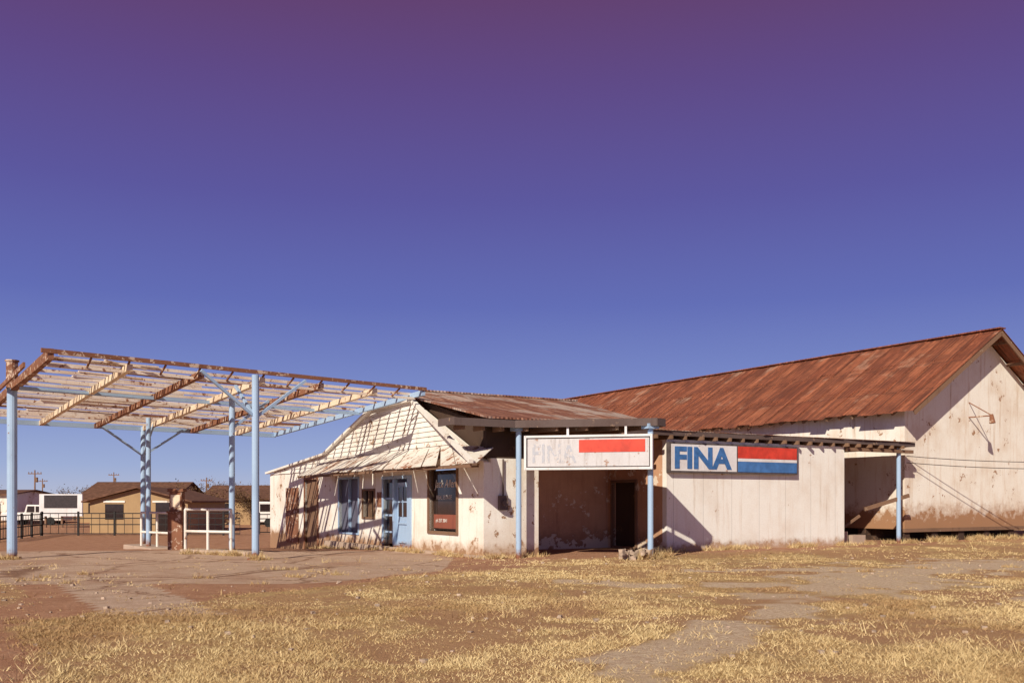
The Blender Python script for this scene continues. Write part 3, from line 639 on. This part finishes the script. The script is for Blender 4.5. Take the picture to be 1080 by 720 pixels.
def tree(x,y,h,seed,c=(.15,.09,.045)):
    R=random.Random(seed); G=group('autumn_tree'); p=P(); zg=zb; tips=[]
    p.cyl((x,y,zg-.2),(x,y,zg+h*.4),.16,8,.1)
    for i in range(9):
        a=R.random()*6.28; l=h*R.uniform(.3,.55); e0=Vector((x,y,zg+h*R.uniform(.25,.4))); e1=e0+Vector((math.cos(a)*l*.7,math.sin(a)*l*.7,l*R.uniform(.5,1.)))
        p.cyl(e0,e1,.07,6,.02); tips.append(e1)
        for k_ in range(3):
            a2=a+R.uniform(-1.2,1.2); m0=e0.lerp(e1,R.uniform(.4,.9)); m1=m0+Vector((math.cos(a2)*l*.4,math.sin(a2)*l*.4,l*.3)); p.cyl(m0,m1,.03,5,.01); tips.append(m1)
    p.make('trunk_and_limbs',G,'bark')
    v=[];f=[];cols=[]
    for tp in tips:
        k1=R.uniform(.5,1.4)
        for i in range(45):
            q=tp+Vector((R.gauss(0,.38),R.gauss(0,.38),R.gauss(0,.28))); s=.09
            o=len(v)
            for k_ in range(3): v.append(q+Vector((R.uniform(-s,s),R.uniform(-s,s),R.uniform(-s,s)))); cols+= [c[0]*k1,c[1]*k1,c[2]*k1,1]
            f.append((o,o+1,o+2))
    me=bpy.data.meshes.new('foliage'); me.from_pydata(v,[],f); ca=me.color_attributes.new('Col','FLOAT_COLOR','POINT'); ca.data.foreach_set('color',cols); me.materials.append(M['leaf'])
    o=bpy.data.objects.new('foliage',me); COL.objects.link(o); GR[G.name][1].append(o)
for i,(x,y,h) in enumerate([(-34.5,112,5.0),(-30,110,4.6),(-27,82,3.6),(-24,108,4.8),(-45,112,4.2),(-48,104,3.6),(-29.6,84,3.4),(-56,100,3.6),(-22.5,82,3.3)]): tree(x,y,h,i)
hv=[];hf=[];hc=[]
R=random.Random(5)
for i in range(9000):
    t=R.random(); x=-190+t*260; h=1.2+2.2*float(vn(x,0,9,61))+.8*float(vn(x,0,2,62)); z_=zb+R.random()**.7*h; y=240+R.uniform(-6,6); o=len(hv); s=.45; k1=R.uniform(.5,1.3)
    for k_ in range(3): hv.append((x+R.uniform(-s,s),y+R.uniform(-s,s),z_+R.uniform(-s,s))); hc+=[.10*k1,.065*k1,.04*k1,1]
    hf.append((o,o+1,o+2))
me=bpy.data.meshes.new('distant_treeline'); me.from_pydata(hv,[],hf); ca=me.color_attributes.new('Col','FLOAT_COLOR','POINT'); ca.data.foreach_set('color',hc); me.materials.append(M['leaf']); COL.objects.link(bpy.data.objects.new('distant_treeline',me))
# ---------- parenting ----------
bpy.context.view_layer.update()
for n,(e_,ch) in GR.items():
    if not ch: continue
    pts=[c.matrix_world@Vector(q) for c in ch for q in c.bound_box]
    c0=Vector((sum(p.x for p in pts)/len(pts),sum(p.y for p in pts)/len(pts),min(p.z for p in pts)))
    e_.location=c0; inv=Matrix.Translation(-c0)
    for c in ch:
        c.parent=e_; c.matrix_parent_inverse=inv
# ---------- world, sun, camera ----------
EL=math.radians(31); sd=Vector((-.42,-.91,0)).normalized()
w=bpy.data.worlds.new('World'); S.world=w; w.use_nodes=True; nt=w.node_tree; bg=nt.nodes['Background']
sk=N(nt,'ShaderNodeTexSky',sky_type='NISHITA'); sk.sun_disc=False; sk.sun_elevation=EL; sk.sun_rotation=math.atan2(sd.x,sd.y)
tc=N(nt,'ShaderNodeTexCoord'); sx=N(nt,'ShaderNodeSeparateXYZ'); nt.links.new(tc.outputs['Generated'],sx.inputs[0])
cr=N(nt,'ShaderNodeValToRGB'); nt.links.new(sx.outputs[2],cr.inputs[0]); el=cr.color_ramp
def lin(r,g,b_): return tuple(((c/255)/12.92 if c<11 else ((c/255+.055)/1.055)**2.4) for c in(r,g,b_))+(1,)
stops=[(0,(184,190,212)),(.035,(156,173,214)),(.10,(122,139,201)),(.20,(95,105,180)),(.30,(90,83,157)),(.40,(94,69,133)),(.47,(99,61,110)),(.6,(84,50,52)),(1,(66,43,40))]
el.elements[0].position=0; el.elements[0].color=lin(*stops[0][1]); el.elements[1].position=1; el.elements[1].color=lin(*stops[-1][1])
for p,c in stops[1:-1]:
    x=el.elements.new(p); x.color=lin(*c)
mul=N(nt,'ShaderNodeVectorMath',operation='SCALE'); nt.links.new(cr.outputs[0],mul.inputs[0]); mul.inputs[3].default_value=10.
mx=mixc(nt,.05,mul.outputs[0],sk.outputs[0]); nt.links.new(mx,bg.inputs[0]); bg.inputs[1].default_value=.1
sl=bpy.data.lights.new('sun','SUN'); sl.energy=5.0; sl.angle=math.radians(.5); sl.color=(1,.91,.75)
so=bpy.data.objects.new('sun',sl); COL.objects.link(so); dirn=-(sd*math.cos(EL)+Vector((0,0,math.sin(EL)))); so.rotation_euler=dirn.to_track_quat('-Z','Y').to_euler()
cd=bpy.data.cameras.new('camera'); cd.sensor_width=36; cd.lens=36*1000/1080; cd.shift_y=168/1080; cd.clip_end=5000; cd.clip_start=.1
co=bpy.data.objects.new('camera',cd); COL.objects.link(co); co.location=(0,0,1.55); co.rotation_euler=(math.radians(90),0,0); S.camera=co
